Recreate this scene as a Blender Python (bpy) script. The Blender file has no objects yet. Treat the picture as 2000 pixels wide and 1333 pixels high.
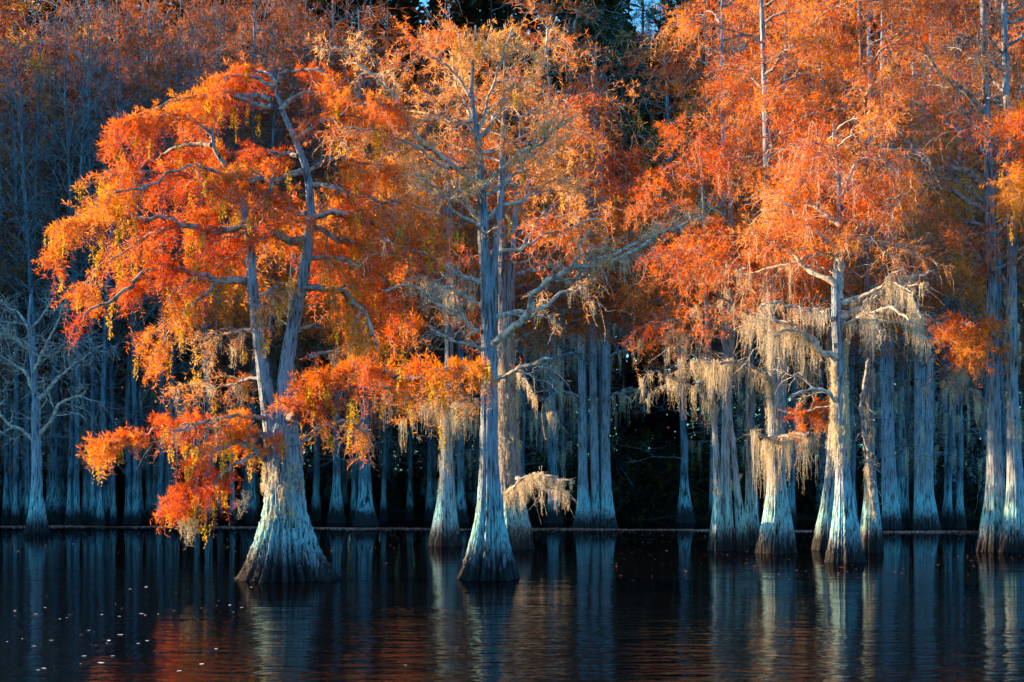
import bpy, math
import numpy as np
from mathutils import Vector

SC = bpy.context.scene
COL = SC.collection
R = np.random.default_rng(11)
CAM_H, HORIZON, F = 1.85, 940.0, 3000.0
EXPOSURE = 2.12
SUN_AZ, SUN_EL = -79.0, 12.0

# ------------------------------------------------------------------ helpers
def P(px, py, Y):
    """a place in the lake: where something seen at that spot of the photo stands at distance Y"""
    return np.array([(px - 1000.0) * Y / F, Y, CAM_H + (HORIZON - py) * Y / F])

def waterY(py):
    return CAM_H * F / (py - HORIZON)

def norm(v):
    return v / np.maximum(np.linalg.norm(v, axis=-1, keepdims=True), 1e-9)

def catmull(p, n):
    p = np.asarray(p, float)
    m = len(p)
    if m == 2:
        t = np.linspace(0, 1, n)[:, None]
        return p[0] * (1 - t) + p[1] * t
    q = np.vstack([2 * p[0] - p[1], p, 2 * p[-1] - p[-2]])
    d = np.r_[0, np.cumsum(np.linalg.norm(np.diff(p[:, :3], axis=0), axis=1))]
    u = np.interp(np.linspace(0, d[-1], n), d, np.arange(m))
    i = np.minimum(u.astype(int), m - 2)
    t = (u - i)[:, None]
    a, b, c, e = q[i], q[i + 1], q[i + 2], q[i + 3]
    return 0.5 * (2 * b + (c - a) * t + (2 * a - 5 * b + 4 * c - e) * t ** 2 + (3 * b - a - 3 * c + e) * t ** 3)

class Geo:
    def __init__(s):
        s.v, s.c, s.t, s.q, s.n = [], [], [], [], 0
    def add(s, v, tri=None, quad=None, col=None):
        v = np.asarray(v, np.float32).reshape(-1, 3)
        if tri is not None and len(tri): s.t.append(np.asarray(tri, np.int32).reshape(-1, 3) + s.n)
        if quad is not None and len(quad): s.q.append(np.asarray(quad, np.int32).reshape(-1, 4) + s.n)
        s.v.append(v)
        if col is None: col = np.ones((len(v), 3), np.float32)
        s.c.append(np.asarray(col, np.float32).reshape(-1, 3))
        s.n += len(v)
    def mesh(s, name, base=(0, 0, 0), smooth=False):
        v = np.concatenate(s.v) - np.asarray(base, np.float32)
        c = np.concatenate(s.c)
        t = np.concatenate(s.t) if s.t else np.zeros((0, 3), np.int32)
        q = np.concatenate(s.q) if s.q else np.zeros((0, 4), np.int32)
        me = bpy.data.meshes.new(name)
        me.vertices.add(len(v)); me.vertices.foreach_set('co', v.ravel())
        me.loops.add(t.size + q.size)
        me.loops.foreach_set('vertex_index', np.r_[t.ravel(), q.ravel()].astype(np.int32))
        me.polygons.add(len(t) + len(q))
        st = np.r_[np.arange(len(t)) * 3, t.size + np.arange(len(q)) * 4].astype(np.int32)
        me.polygons.foreach_set('loop_start', st)
        if smooth: me.polygons.foreach_set('use_smooth', np.ones(len(st), bool))
        me.update(calc_edges=True)
        at = me.color_attributes.new('Col', 'FLOAT_COLOR', 'POINT')
        at.data.foreach_set('color', np.c_[c, np.ones(len(c))].astype(np.float32).ravel())
        return me
    def build(s, name, mat, parent=None, base=(0, 0, 0), smooth=False):
        if not s.n: return None
        me = s.mesh(name, base, smooth)
        me.materials.append(mat)
        o = bpy.data.objects.new(name, me); COL.objects.link(o)
        if parent is not None: o.parent = parent
        else: o.location = base
        return o

def tubes(g, pts, r, k=3, col=None):
    """pts (N,n,3), r (N,n): N tapering tubes"""
    N, n = pts.shape[:2]
    if N == 0: return
    t = norm(np.gradient(pts, axis=1))
    ref = np.where(np.abs(t[:, :1, 2:3]) > .8, np.array([1., 0, 0]), np.array([0, 0, 1.]))
    a = norm(np.cross(t, np.broadcast_to(ref, t.shape))); b = np.cross(t, a)
    th = np.arange(k) * 2 * np.pi / k
    ring = a[:, :, None] * np.cos(th)[:, None] + b[:, :, None] * np.sin(th)[:, None]
    v = pts[:, :, None] + ring * r[:, :, None, None]
    i = np.arange(N)[:, None, None] * n * k
    j = np.arange(n - 1)[None, :, None] * k
    m = np.arange(k)[None, None, :]; m2 = (m + 1) % k
    q = np.stack([i + j + m, i + j + m2, i + j + k + m2, i + j + k + m], -1)
    c = None
    if col is not None:
        c = np.broadcast_to(np.asarray(col)[:, None, None, :], (N, n, k, 3))
    g.add(v, quad=q, col=c)

def curves(st, d, L, n, droop, wig, rng):
    N = len(st)
    s = np.linspace(0, 1, n)
    p = st[:, None] + d[:, None] * (L[:, None] * s)[..., None]
    p[..., 2] -= (droop * L)[:, None] * s ** 2
    w = np.cumsum(rng.normal(size=(N, n, 3)), 1) * (wig * L / n)[:, None, None]
    return p + w - w[:, :1]

def sample(cv, idx, s):
    n = cv.shape[1]
    u = np.clip(s, 0, 0.9999) * (n - 1)
    i = u.astype(int); f = (u - i)[:, None]
    a, b = cv[idx, i], cv[idx, i + 1]
    return a * (1 - f) + b * f, norm(b - a)

def rperp(t, rng):
    v = rng.normal(size=t.shape)
    v -= t * (v * t).sum(-1, keepdims=True)
    return norm(v)

def blades(g, p, d, L, w, col, rng):
    side = norm(np.cross(d, rng.normal(size=d.shape))) * (w * .5)[:, None]
    mid = p + d * (L * .45)[:, None]
    tip = p + d * L[:, None]
    N = len(p)
    v = np.stack([p, mid + side, tip, mid - side], 1)
    q = np.arange(N * 4).reshape(N, 4)
    g.add(v, quad=q, col=np.repeat(col, 4, 0))

def pick(pal, n, pos, rng, clump=1.1):
    """leaf colours: a palette mixed clump by clump over the crown"""
    pal = np.array(pal, float)
    k = len(pal)
    f = 0
    for a, b, c, ph in ((1.7, .6, 1.3, 0.3), (.7, 1.9, -1.1, 2.1), (-1.2, .9, 2.3, 4.0)):
        f = f + np.sin((pos[:, 0] * a + pos[:, 1] * b + pos[:, 2] * c) * clump + ph)
    u = np.clip((f / 3 * .75 + .5) + rng.normal(0, .22, n), 0, .999) * (k - 1)
    i = u.astype(int); t = (u - i)[:, None]
    c = pal[i] * (1 - t) + pal[np.minimum(i + 1, k - 1)] * t
    return c * rng.uniform(.7, 1.25, (n, 1))

# ------------------------------------------------------------------ materials
def newmat(name):
    m = bpy.data.materials.new(name); m.use_nodes = True
    nt = m.node_tree; nt.nodes.clear()
    out = nt.nodes.new('ShaderNodeOutputMaterial')
    def N(t, **kw):
        n = nt.nodes.new(t)
        for a, b in kw.items():
            if a.startswith('i_'):
                key = a[2:]; key = int(key) if key.isdigit() else key
                n.inputs[key].default_value = b
            else: setattr(n, a, b)
        return n
    return m, nt, out, N

def leaf_mat(name, trans=.45, tint=(1.15, 1.0, .8)):
    m, nt, out, N = newmat(name); L = nt.links.new
    at = N('ShaderNodeAttribute', attribute_name='Col')
    df = N('ShaderNodeBsdfDiffuse'); tr = N('ShaderNodeBsdfTranslucent'); mx = N('ShaderNodeMixShader', i_0=trans)
    mul = N('ShaderNodeMix', data_type='RGBA', blend_type='MULTIPLY'); mul.inputs[0].default_value = 1
    mul.inputs[7].default_value = (*tint, 1)
    L(at.outputs['Color'], mul.inputs[6]); L(mul.outputs[2], tr.inputs[0])
    L(at.outputs['Color'], df.inputs[0]); L(df.outputs[0], mx.inputs[1]); L(tr.outputs[0], mx.inputs[2]); L(mx.outputs[0], out.inputs[0])
    return m

def bark_mat(name, base=(.34, .44, .54), dark=(.10, .135, .17), band=(.24, .68, .72), wet=True, sc=1.0, top=.52):
    m, nt, out, N = newmat(name); L = nt.links.new
    tc = N('ShaderNodeTexCoord')
    mp = N('ShaderNodeMapping'); mp.inputs['Scale'].default_value = (14 * sc, 14 * sc, 1.3 * sc)
    L(tc.outputs['Object'], mp.inputs[0])
    n1 = N('ShaderNodeTexNoise', i_Scale=1.6, i_Detail=7.0, i_Roughness=.65); L(mp.outputs[0], n1.inputs['Vector'])
    n2 = N('ShaderNodeTexNoise', i_Scale=1.3, i_Detail=4.0); L(tc.outputs['Object'], n2.inputs['Vector'])
    n3 = N('ShaderNodeTexNoise', i_Scale=22.0, i_Detail=3.0); L(tc.outputs['Object'], n3.inputs['Vector'])
    rp = N('ShaderNodeValToRGB'); rp.color_ramp.elements[0].position = .385; rp.color_ramp.elements[1].position = .60
    rp.color_ramp.elements[0].color = (*[q * .25 for q in dark], 1); rp.color_ramp.elements[1].color = (*base, 1)
    em = rp.color_ramp.elements.new(.46); em.color = (*[(p_ * .45 + q * .55) for p_, q in zip(base, dark)], 1)
    L(n1.outputs['Fac'], rp.inputs[0])
    # patches of pale crust lichen
    r2 = N('ShaderNodeValToRGB'); r2.color_ramp.elements[0].position = .52; r2.color_ramp.elements[1].position = .68
    L(n2.outputs['Fac'], r2.inputs[0])
    r2b = N('ShaderNodeMath', operation='MULTIPLY', i_1=.45); L(r2.outputs[0], r2b.inputs[0])
    c1 = N('ShaderNodeMix', data_type='RGBA'); L(r2b.outputs[0], c1.inputs[0]); L(rp.outputs[0], c1.inputs[6])
    c1.inputs[7].default_value = (base[0] * 1.25, base[1] * 1.32, base[2] * 1.28, 1)
    r4 = N('ShaderNodeMapRange', i_1=.50, i_2=.36, i_3=0.0, i_4=.6); L(n2.outputs['Fac'], r4.inputs[0])
    c1b = N('ShaderNodeMix', data_type='RGBA'); L(r4.outputs[0], c1b.inputs[0]); L(c1.outputs[2], c1b.inputs[6])
    wb = N('ShaderNodeMix', data_type='RGBA', blend_type='MULTIPLY'); wb.inputs[0].default_value = 1; L(rp.outputs[0], wb.inputs[6]); wb.inputs[7].default_value = (.95, .72, .60, 1)
    L(wb.outputs[2], c1b.inputs[7])
    last = c1b.outputs[2]
    if wet:
        sx = N('ShaderNodeSeparateXYZ'); L(tc.outputs['Object'], sx.inputs[0])
        # jagged height: streaks follow the flutes
        j = N('ShaderNodeMath', operation='MULTIPLY_ADD', i_1=-2.6, i_2=1.3); L(n1.outputs['Fac'], j.inputs[0])
        h = N('ShaderNodeMath', operation='ADD'); L(sx.outputs[2], h.inputs[0]); L(j.outputs[0], h.inputs[1])
        b1 = N('ShaderNodeMapRange', i_1=top - .1, i_2=top + .15); L(h.outputs[0], b1.inputs[0])
        b2 = N('ShaderNodeMapRange', i_1=top + 1.3, i_2=top + .45); L(h.outputs[0], b2.inputs[0])
        bm = N('ShaderNodeMath', operation='MULTIPLY'); L(b1.outputs[0], bm.inputs[0]); L(b2.outputs[0], bm.inputs[1])
        r3 = N('ShaderNodeMapRange', i_1=.40, i_2=.56, i_4=.92); L(n1.outputs['Fac'], r3.inputs[0])
        bm2 = N('ShaderNodeMath', operation='MULTIPLY'); L(bm.outputs[0], bm2.inputs[0]); L(r3.outputs[0], bm2.inputs[1])
        c2 = N('ShaderNodeMix', data_type='RGBA'); L(bm2.outputs[0], c2.inputs[0]); L(last, c2.inputs[6]); c2.inputs[7].default_value = (*band, 1)
        w1 = N('ShaderNodeMapRange', i_1=top + .14, i_2=top - .22); L(h.outputs[0], w1.inputs[0])
        c3 = N('ShaderNodeMix', data_type='RGBA'); L(w1.outputs[0], c3.inputs[0]); L(c2.outputs[2], c3.inputs[6]); c3.inputs[7].default_value = (.018, .02, .023, 1)
        last = c3.outputs[2]
    bs = N('ShaderNodeBsdfPrincipled', i_Roughness=.85); bs.inputs['Specular IOR Level'].default_value = .25
    L(last, bs.inputs['Base Color'])
    ad = N('ShaderNodeMath', operation='MULTIPLY_ADD', i_1=.35); L(n3.outputs['Fac'], ad.inputs[0]); L(n1.outputs['Fac'], ad.inputs[2])
    bp = N('ShaderNodeBump', i_Strength=1.0, i_Distance=.10 / sc); L(ad.outputs[0], bp.inputs['Height'])
    L(bp.outputs[0], bs.inputs['Normal']); L(bs.outputs[0], out.inputs[0])
    return m

def twig_mat(name, base=(.36, .36, .36), dark=(.13, .13, .14)):
    m, nt, out, N = newmat(name); L = nt.links.new
    tc = N('ShaderNodeTexCoord')
    n1 = N('ShaderNodeTexNoise', i_Scale=9.0, i_Detail=5.0); L(tc.outputs['Object'], n1.inputs['Vector'])
    rp = N('ShaderNodeValToRGB'); rp.color_ramp.elements[0].position = .38; rp.color_ramp.elements[1].position = .6
    rp.color_ramp.elements[0].color = (*dark, 1); rp.color_ramp.elements[1].color = (*base, 1)
    L(n1.outputs['Fac'], rp.inputs[0])
    bs = N('ShaderNodeBsdfPrincipled', i_Roughness=.85); bs.inputs['Specular IOR Level'].default_value = .2
    L(rp.outputs[0], bs.inputs['Base Color'])
    bp = N('ShaderNodeBump', i_Strength=.7, i_Distance=.030); L(n1.outputs['Fac'], bp.inputs['Height']); L(bp.outputs[0], bs.inputs['Normal'])
    L(bs.outputs[0], out.inputs[0])
    return m

M = {}
M['leaf'] = leaf_mat('cypress_needles', .5)
M['moss'] = leaf_mat('spanish_moss', .35, (1.0, .97, .9))
M['evergreen'] = leaf_mat('evergreen_needles', .25, (1, 1, .8))
M['debris'] = leaf_mat('floating_leaf_litter', .1)
M['bark'] = bark_mat('cypress_bark')
M['bark_warm'] = bark_mat('cypress_bark_reddish', base=(.31, .28, .28), dark=(.09, .075, .075))
M['bark_slim'] = bark_mat('cypress_bark_slim', base=(.155, .29, .38), dark=(.04, .08, .11), band=(.26, .66, .72), sc=.7, top=.66)  # darker, bluer bark copy: blue of the forest shade put into the colour
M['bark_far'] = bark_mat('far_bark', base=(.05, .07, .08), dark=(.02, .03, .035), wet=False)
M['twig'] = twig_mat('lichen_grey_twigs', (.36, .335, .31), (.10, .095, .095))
M['twig_sun_tint'] = twig_mat('sun_tinted_twigs', (.56, .50, .42), (.20, .185, .17))  # paler, creamier copy of the twig colour with sunlight painted in
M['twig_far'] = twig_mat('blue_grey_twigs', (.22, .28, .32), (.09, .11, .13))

# ------------------------------------------------------------------ tree parts
def trunk_tube(g, pts, k=40, n=60, a0=.19, h0=.7, a1=.055, seed=0, wob=.006):
    """pts rows x,y,z,r from the foot up: a fluted, buttressed stem"""
    rng = np.random.default_rng(seed)
    c = catmull(pts, n)
    p, r = c[:, :3], np.maximum(c[:, 3], .008)
    p = p + np.cumsum(rng.normal(0, wob, (n, 3)), 0) * np.array([1, 1, 0]) * np.linspace(0, 1, n)[:, None]
    t = norm(np.gradient(p, axis=0))
    a = norm(np.cross(t, np.array([0, 1., 0]))); b = np.cross(t, a)
    th = np.arange(k) * 2 * np.pi / k
    z = p[:, 2:3]
    fl = 0
    for m_, w_ in ((5, .5), (9, .7), (16, .7), (29, .75), (41, .5)) if k > 50 else ((5, .5), (8, .8), (13, .8), (19, .5)):
        ph = rng.uniform(0, 6.28) + np.cumsum(rng.normal(0, .03, n))[:, None]
        fl = fl + w_ * (np.abs(np.sin(m_ * .5 * th[None] + ph)) * 2 - 1.1)
    fl = fl / 1.9
    amp = a0 * np.exp(-np.maximum(z, 0) / h0) + a1
    rr = r[:, None] * (1 + amp * fl + rng.normal(0, .018, (n, k)))
    v = p[:, None] + (a[:, None] * np.cos(th)[None, :, None] + b[:, None] * np.sin(th)[None, :, None]) * rr[..., None]
    j = np.arange(n - 1)[:, None] * k; m = np.arange(k)[None]; m2 = (m + 1) % k
    g.add(v, quad=np.stack([j + m, j + m2, j + k + m2, j + k + m], -1))
    return c

def moss(g, anchors, L, rad, rng, strands=9, hair=.05, w=.0095, pal=((.76, .67, .46), (.56, .50, .37)), hn=15):
    A = np.repeat(anchors, strands, 0); N = len(A)
    if not N: return
    LL = np.repeat(L, strands) * rng.uniform(.1, 1, N) ** 1.25 * 1.15
    rr = np.repeat(rad, strands) * np.sqrt(rng.uniform(0, 1, N)); th = rng.uniform(0, 6.28, N)
    off = np.c_[rr * np.cos(th), rr * np.sin(th), rng.uniform(-.05, .05, N)]
    n = 9; s = np.linspace(0, 1, n)
    p = A[:, None] + off[:, None] * (1 - .65 * s)[None, :, None]
    p[..., 2] -= LL[:, None] * s
    wv = np.cumsum(rng.normal(size=(N, n, 3)) * np.array([1, 1, .3]), 1) * .013
    p = p + wv - wv[:, :1]
    c = pick(pal, N, p[:, 0] * 1.0, rng, 3.0)
    wd = (w * (1 - .75 * s))[None, :] * rng.uniform(.6, 1.3, (N, 1))
    ang = rng.uniform(0, 3.14, N)
    sd = np.c_[np.cos(ang), np.sin(ang), np.zeros(N)][:, None] * wd[..., None] * .5
    v = np.stack([p - sd, p + sd], 2)
    i = np.arange(N)[:, None] * n * 2; j = np.arange(n - 1)[None] * 2
    g.add(v, quad=np.stack([i + j, i + j + 1, i + j + 3, i + j + 2], -1), col=np.repeat(c, n * 2, 0))
    idx = np.repeat(np.arange(N), hn); u = rng.uniform(0.02, 1, N * hn)
    q, t = sample(p, idx, u)
    d = norm(rng.normal(size=q.shape) + np.array([0, 0, -.9]))
    H = len(q)
    blades(g, q, d, hair * rng.uniform(.5, 1.4, H), np.full(H, w * .7), c[idx] * rng.uniform(.8, 1.25, (H, 1)), rng)

class Tree:
    def __init__(s, name, label, Y, x_px=0, base=None, seed=0, bark='bark', twig='twig', category='tree', group=None):
        s.rng = np.random.default_rng(seed + 1000)
        s.seed = seed; s.Y = Y
        s.base = np.array([(x_px - 1000) * Y / F, Y, 0.0]) if base is None else np.array(base, float)
        s.root = bpy.data.objects.new(name, None); COL.objects.link(s.root)
        s.root.empty_display_size = .3
        s.root.location = s.base
        s.root['label'] = label; s.root['category'] = category
        if group: s.root['group'] = group
        s.trunk, s.crown, s.cat, s.mossg, s.twigs = Geo(), Geo(), Geo(), Geo(), Geo()
        s.bark, s.twigm = bark, twig
        s.stems, s.lims = [], []
    def stem(s, pts, k=80, n=60, slim=.64, **kw):
        """pts (px, py, radius px[, depth offset m])"""
        w = [np.r_[P(p[0], p[1], s.Y) + np.array([0, p[3] if len(p) > 3 else 0, 0]), p[2] * s.Y / F] for p in pts]
        w = np.array(w); w[:, 3] *= np.interp(w[:, 2], [0, .5, 1.0, 2.2, 4], [.92, .91, .86, slim + .06, slim])
        c = trunk_tube(s.trunk, w, k, n, seed=s.seed + len(s.stems) * 7, **kw)
        s.stems.append(c); return c
    def limb(s, pts, r0=6, r1=1.5, dep=None, at=0.0, **kw):
        """pts px path of a limb; it drifts dep metres in depth towards its tip"""
        rng = s.rng
        if dep is None: dep = rng.uniform(-1.6, 1.6)
        m = len(pts)
        w = np.array([P(p[0], p[1], s.Y) + np.array([0, at + dep * (i / (m - 1)), 0]) for i, p in enumerate(pts)])
        s.limb3(w, r0 * s.Y / F, r1 * s.Y / F, **kw)
    def limb3(s, w, r0, r1, style=None, leafy=1.0, mossy=0.0, own=True, **over):
        rng = s.rng; st = dict(s.style); st.update(over)
        n = max(12, int(6 + 3 * len(w)))
        c = catmull(w, n)
        L = np.linalg.norm(np.diff(c, axis=0), axis=1).sum()
        wig = np.cumsum(rng.normal(0, .034 * min(L, 4) / 3, (n, 3)), 0); wig -= np.linspace(0, 1, n)[:, None] * wig[-1]
        c = c + wig
        r0 = r0 * st.get('lr', 1)
        rad = r0 + (r1 - r0) * np.linspace(0, 1, n) ** .75
        g = Geo() if own else s.twigs
        tubes(g, c[None], rad[None] * rng.uniform(.78, 1.2, (1, n)), 8 if own else 5)
        cv = c[None]
        # side branches
        ns = max(2, int(L * st['dens'] * (.5 + .5 * min(1, leafy)) + .5))
        u = rng.uniform(st['t0'], 1, ns)
        p, t = sample(cv, np.zeros(ns, int), u)
        lat = norm(np.cross(t, np.array([0, 0, 1.]))); up = np.cross(lat, t)
        ps = rng.uniform(0, 2 * np.pi, ns)
        rd = lat * np.cos(ps)[:, None] + up * (np.sin(ps) * st['vert'] + st['rise'])[:, None]
        d = norm(t * .65 + rd)
        Ls = st['Ls'] * (1.15 - .6 * u) * rng.uniform(.5, 1.25, ns)
        sub = curves(p, d, Ls, 8, np.full(ns, st['droop']) * rng.uniform(.4, 1.4, ns), st['wig'], rng)
        rs = np.interp(u, np.linspace(0, 1, n), rad) * .5
        rs = np.clip(rs, st['rt'], .028)
        tubes(g, sub, rs[:, None] * np.linspace(1, .4, 8)[None], 4)
        # twigs
        nt_ = st['nt']
        idx = np.repeat(np.arange(ns), nt_); N = len(idx)
        u2 = rng.uniform(.12, 1, N)
        p2, t2 = sample(sub, idx, u2)
        d2 = norm(t2 * .7 + rperp(t2, rng) * .9 + np.array([0, 0, st['trise']]))
        L2 = st['Lt'] * rng.uniform(.4, 1.3, N)
        tw = curves(p2, d2, L2, 5, np.full(N, st['tdroop']) * rng.uniform(.2, 1.5, N), st['wig'], rng)
        tubes(g, tw, np.full((N, 1), st['rt']) * np.linspace(1, .45, 5)[None], 3)
        if own: s.lims.append(g)
        # needles
        if leafy > 0:
            allc = [(tw, st['nn'] * leafy), (sub, st['nn'] * leafy * 1.2)]
            for arr, per in allc:
                keep = rng.uniform(0, 1, len(arr)) < min(1, .35 + .65 * leafy)
                arr = arr[keep]
                if not len(arr): continue
                ii = rng.integers(0, len(arr), int(len(arr) * per))
                uu = rng.uniform(.1, 1, len(ii)) ** .85
                q, tt = sample(arr, ii, uu)
                dd = norm(tt * .55 + rperp(tt, rng) * .85 + np.array([0, 0, st['bias']]))
                K = len(q)
                blades(s.crown, q, dd, st['nl'] * rng.uniform(.5, 1.35, K), st['nw'] * rng.uniform(.7, 1.3, K), pick(st['pal'], K, q, rng), rng)
        if st['cat'] > 0:
            K = int(N * st['cat'])
            if K:
                ii = rng.choice(N, K, replace=False)
                s.catkins(tw[ii, -1])
        if mossy > 0:
            K = int(L * 7 * mossy) + 1
            q, _ = sample(cv, np.zeros(K, int), rng.uniform(.05, 1, K))
            q2 = sub[rng.integers(0, ns, K), rng.integers(2, 8, K)]
            q = np.concatenate([q, q2])
            moss(s.mossg, q, st['mL'] * rng.uniform(.35, 1.3, len(q)), np.full(len(q), .10), rng)
        return c
    def catkins(s, p, L=.34):
        rng = s.rng; K = len(p)
        k = 5
        A = np.repeat(p, k, 0) + rng.normal(0, .035, (K * k, 3))
        n = 4; ss = np.linspace(0, 1, n)
        LL = L * rng.uniform(.5, 1.3, K * k)
        c = np.repeat(A[:, None], n, 1); c[..., 2] -= LL[:, None] * ss
        ii = np.repeat(np.arange(K * k), 14)
        q, t = sample(c, ii, rng.uniform(0, 1, len(ii)))
        d = norm(rng.normal(size=q.shape) * .6 + np.array([0, 0, -1.]))
        H = len(q)
        col = pick([(.34, .25, .025), (.55, .40, .035), (.66, .45, .04)], H, q, rng, 2)
        blades(s.cat, q, d, .06 * rng.uniform(.6, 1.3, H), np.full(H, .022), col, rng)
    def auto(s, ci, n, z0, z1, L0, L1, up=.35, az=None, r=.022, wob=.5, **kw):
        """n limbs off stem ci between heights z0 and z1, length L0 low to L1 high"""
        rng = s.rng; c = s.stems[ci]
        for i in range(n):
            z = z0 + (z1 - z0) * (i + rng.uniform(0, 1)) / n
            f = (z - z0) / (z1 - z0)
            p = np.array([np.interp(z, c[:, 2], c[:, a]) for a in range(3)])
            th = rng.uniform(0, 6.28) if az is None else math.radians(az[0] + rng.uniform(-1, 1) * az[1])
            L = (L0 + (L1 - L0) * f) * rng.uniform(.6, 1.2)
            d = np.array([math.cos(th), math.sin(th) * .8, 0])
            e = up * rng.uniform(.3, 1.6)
            side = np.array([-d[1], d[0], 0]) * rng.normal(0, .15)
            pts = [p, p + (d * .33 + side * .3 + np.array([0, 0, e * .42])) * L, p + (d * .68 + side + np.array([0, 0, e * .72])) * L,
                   p + (d + side * 1.3 + np.array([0, 0, e * .8 - .08])) * L]
            s.limb3(np.array(pts), r * (.45 + .55 * L / max(L0, L1)), .006, **kw)
    def trunk_moss(s, ci, z0, z1, n, L=.6, side=None, out=1.0, strands=9):
        rng = s.rng; c = s.stems[ci]
        z = rng.uniform(z0, z1, n)
        p = np.stack([np.interp(z, c[:, 2], c[:, a]) for a in range(3)], 1); r = np.interp(z, c[:, 2], c[:, 3])
        th = rng.uniform(0, 6.28, n) if side is None else np.radians(side[0] + rng.normal(0, side[1], n))
        p += np.c_[np.cos(th), np.sin(th), np.zeros(n)] * (r * out + .02)[:, None]
        moss(s.mossg, p, L * rng.uniform(.4, 1.2, n), np.full(n, .07), rng, strands=strands)
    def finish(s, limbname='limb'):
        s.trunk.build('trunk', M[s.bark], s.root, s.base, True)
        for g in s.lims: g.build(limbname, M[s.twigm], s.root, s.base, True)
        s.twigs.build('branches', M[s.twigm], s.root, s.base, True)
        s.crown.build('crown', M['leaf'], s.root, s.base)
        s.cat.build('catkins', M['leaf'], s.root, s.base)
        s.mossg.build('hanging_moss', M['moss'], s.root, s.base)
        return s.root

def dup(root, loc, rz, sx, sz, label, group=None):
    r = root.copy(); COL.objects.link(r)
    r.location = loc; r.rotation_euler = (R.normal(0, .014), R.normal(0, .016), rz); r.scale = (sx, sx, sz)
    r['label'] = label
    if group: r['group'] = group
    elif 'group' in r: del r['group']
    for ch in list(root.children):
        c = ch.copy(); COL.objects.link(c); c.parent = r
    return r

FLAME = [(.60, .075, .006), (.80, .16, .009), (.84, .25, .014), (.82, .36, .025)]
ORANGE = [(.54, .085, .005), (.74, .17, .010), (.82, .26, .018), (.78, .34, .035)]
PEACH = [(.74, .20, .02), (.84, .34, .05), (.84, .46, .11), (.80, .54, .22)]
GOLD = [(.76, .21, .012), (.78, .30, .018), (.68, .36, .03)]
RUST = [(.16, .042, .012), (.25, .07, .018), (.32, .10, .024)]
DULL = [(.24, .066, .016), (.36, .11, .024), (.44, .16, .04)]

BASE_STYLE = dict(dens=3.4, t0=.12, vert=.55, rise=.12, Ls=1.15, droop=.28, wig=.30, rt=.006, nt=8, Lt=.42, trise=.05,
                  tdroop=.45, nn=16, nl=.115, nw=.014, bias=.12, pal=FLAME, cat=.012, mL=.5)
Tree.style = BASE_STYLE
def S(**k): return dict(BASE_STYLE, **k)

# ------------------------------------------------------------------ world, sun, camera
w = bpy.data.worlds.new("World"); SC.world = w; w.use_nodes = True
nt = w.node_tree; bgn = nt.nodes['Background']
sk = nt.nodes.new('ShaderNodeTexSky'); sk.sky_type = 'NISHITA'; sk.sun_disc = False
sk.sun_elevation = math.radians(SUN_EL); sk.sun_rotation = math.radians(SUN_AZ); sk.ozone_density = 1.4
mx = nt.nodes.new('ShaderNodeMix'); mx.data_type = 'RGBA'; mx.blend_type = 'MULTIPLY'; mx.inputs[0].default_value = 1
mx.inputs[7].default_value = (.34, .94, 1.36, 1)
nt.links.new(sk.outputs[0], mx.inputs[6]); nt.links.new(mx.outputs[2], bgn.inputs[0])
bgn.inputs[1].default_value = .093

sd = bpy.data.lights.new('sun', 'SUN'); sd.energy = 5.0; sd.angle = math.radians(.6); sd.color = (1, .60, .30)
so = bpy.data.objects.new('sun', sd); COL.objects.link(so)
a, e = math.radians(SUN_AZ), math.radians(SUN_EL)
so.rotation_euler = Vector((math.sin(a) * math.cos(e), math.cos(a) * math.cos(e), math.sin(e))).to_track_quat('Z', 'Y').to_euler()
so.location = (-60, 20, 40)

cd = bpy.data.cameras.new('camera'); co = bpy.data.objects.new('camera', cd); COL.objects.link(co)
co.location = (0, 0, CAM_H); co.rotation_euler = (math.pi / 2, 0, 0)
cd.sensor_width = 36; cd.lens = F / 2000 * 36; cd.shift_y = (HORIZON - 666.5) / 2000; cd.clip_end = 3000
SC.camera = co
SC.view_settings.view_transform = 'Standard'; SC.view_settings.look = 'None'
SC.view_settings.exposure = EXPOSURE; SC.view_settings.gamma = 1
SC.cycles.use_denoising = True; SC.cycles.denoising_prefilter = 'ACCURATE'; SC.cycles.max_bounces = 6; SC.cycles.diffuse_bounces = 3; SC.cycles.glossy_bounces = 3; SC.cycles.transmission_bounces = 4

# ------------------------------------------------------------------ water, ground, litter
def plain(name, verts, faces, mat, **props):
    me = bpy.data.meshes.new(name); me.from_pydata(verts, [], faces); me.materials.append(mat)
    o = bpy.data.objects.new(name, me); COL.objects.link(o)
    for k, v in props.items(): o[k] = v
    return o

m, nt, out, N = newmat('black_water'); L = nt.links.new
tc = N('ShaderNodeTexCoord')
sx = N('ShaderNodeSeparateXYZ'); L(tc.outputs['Object'], sx.inputs[0])
mp = N('ShaderNodeMapping'); mp.inputs['Scale'].default_value = (1.5, 4.6, 1); L(tc.outputs['Object'], mp.inputs[0])
n1 = N('ShaderNodeTexNoise', i_Scale=1.0, i_Detail=3.0, i_Roughness=.5, i_Distortion=.3); L(mp.outputs[0], n1.inputs['Vector'])
mp2 = N('ShaderNodeMapping'); mp2.inputs['Scale'].default_value = (.35, .8, 1); mp2.inputs['Rotation'].default_value = (0, 0, .25); L(tc.outputs['Object'], mp2.inputs[0])
n2 = N('ShaderNodeTexNoise', i_Scale=1.0, i_Detail=2.0); L(mp2.outputs[0], n2.inputs['Vector'])
n3 = N('ShaderNodeTexNoise', i_Scale=.09, i_Detail=2.0); L(tc.outputs['Object'], n3.inputs['Vector'])
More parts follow.
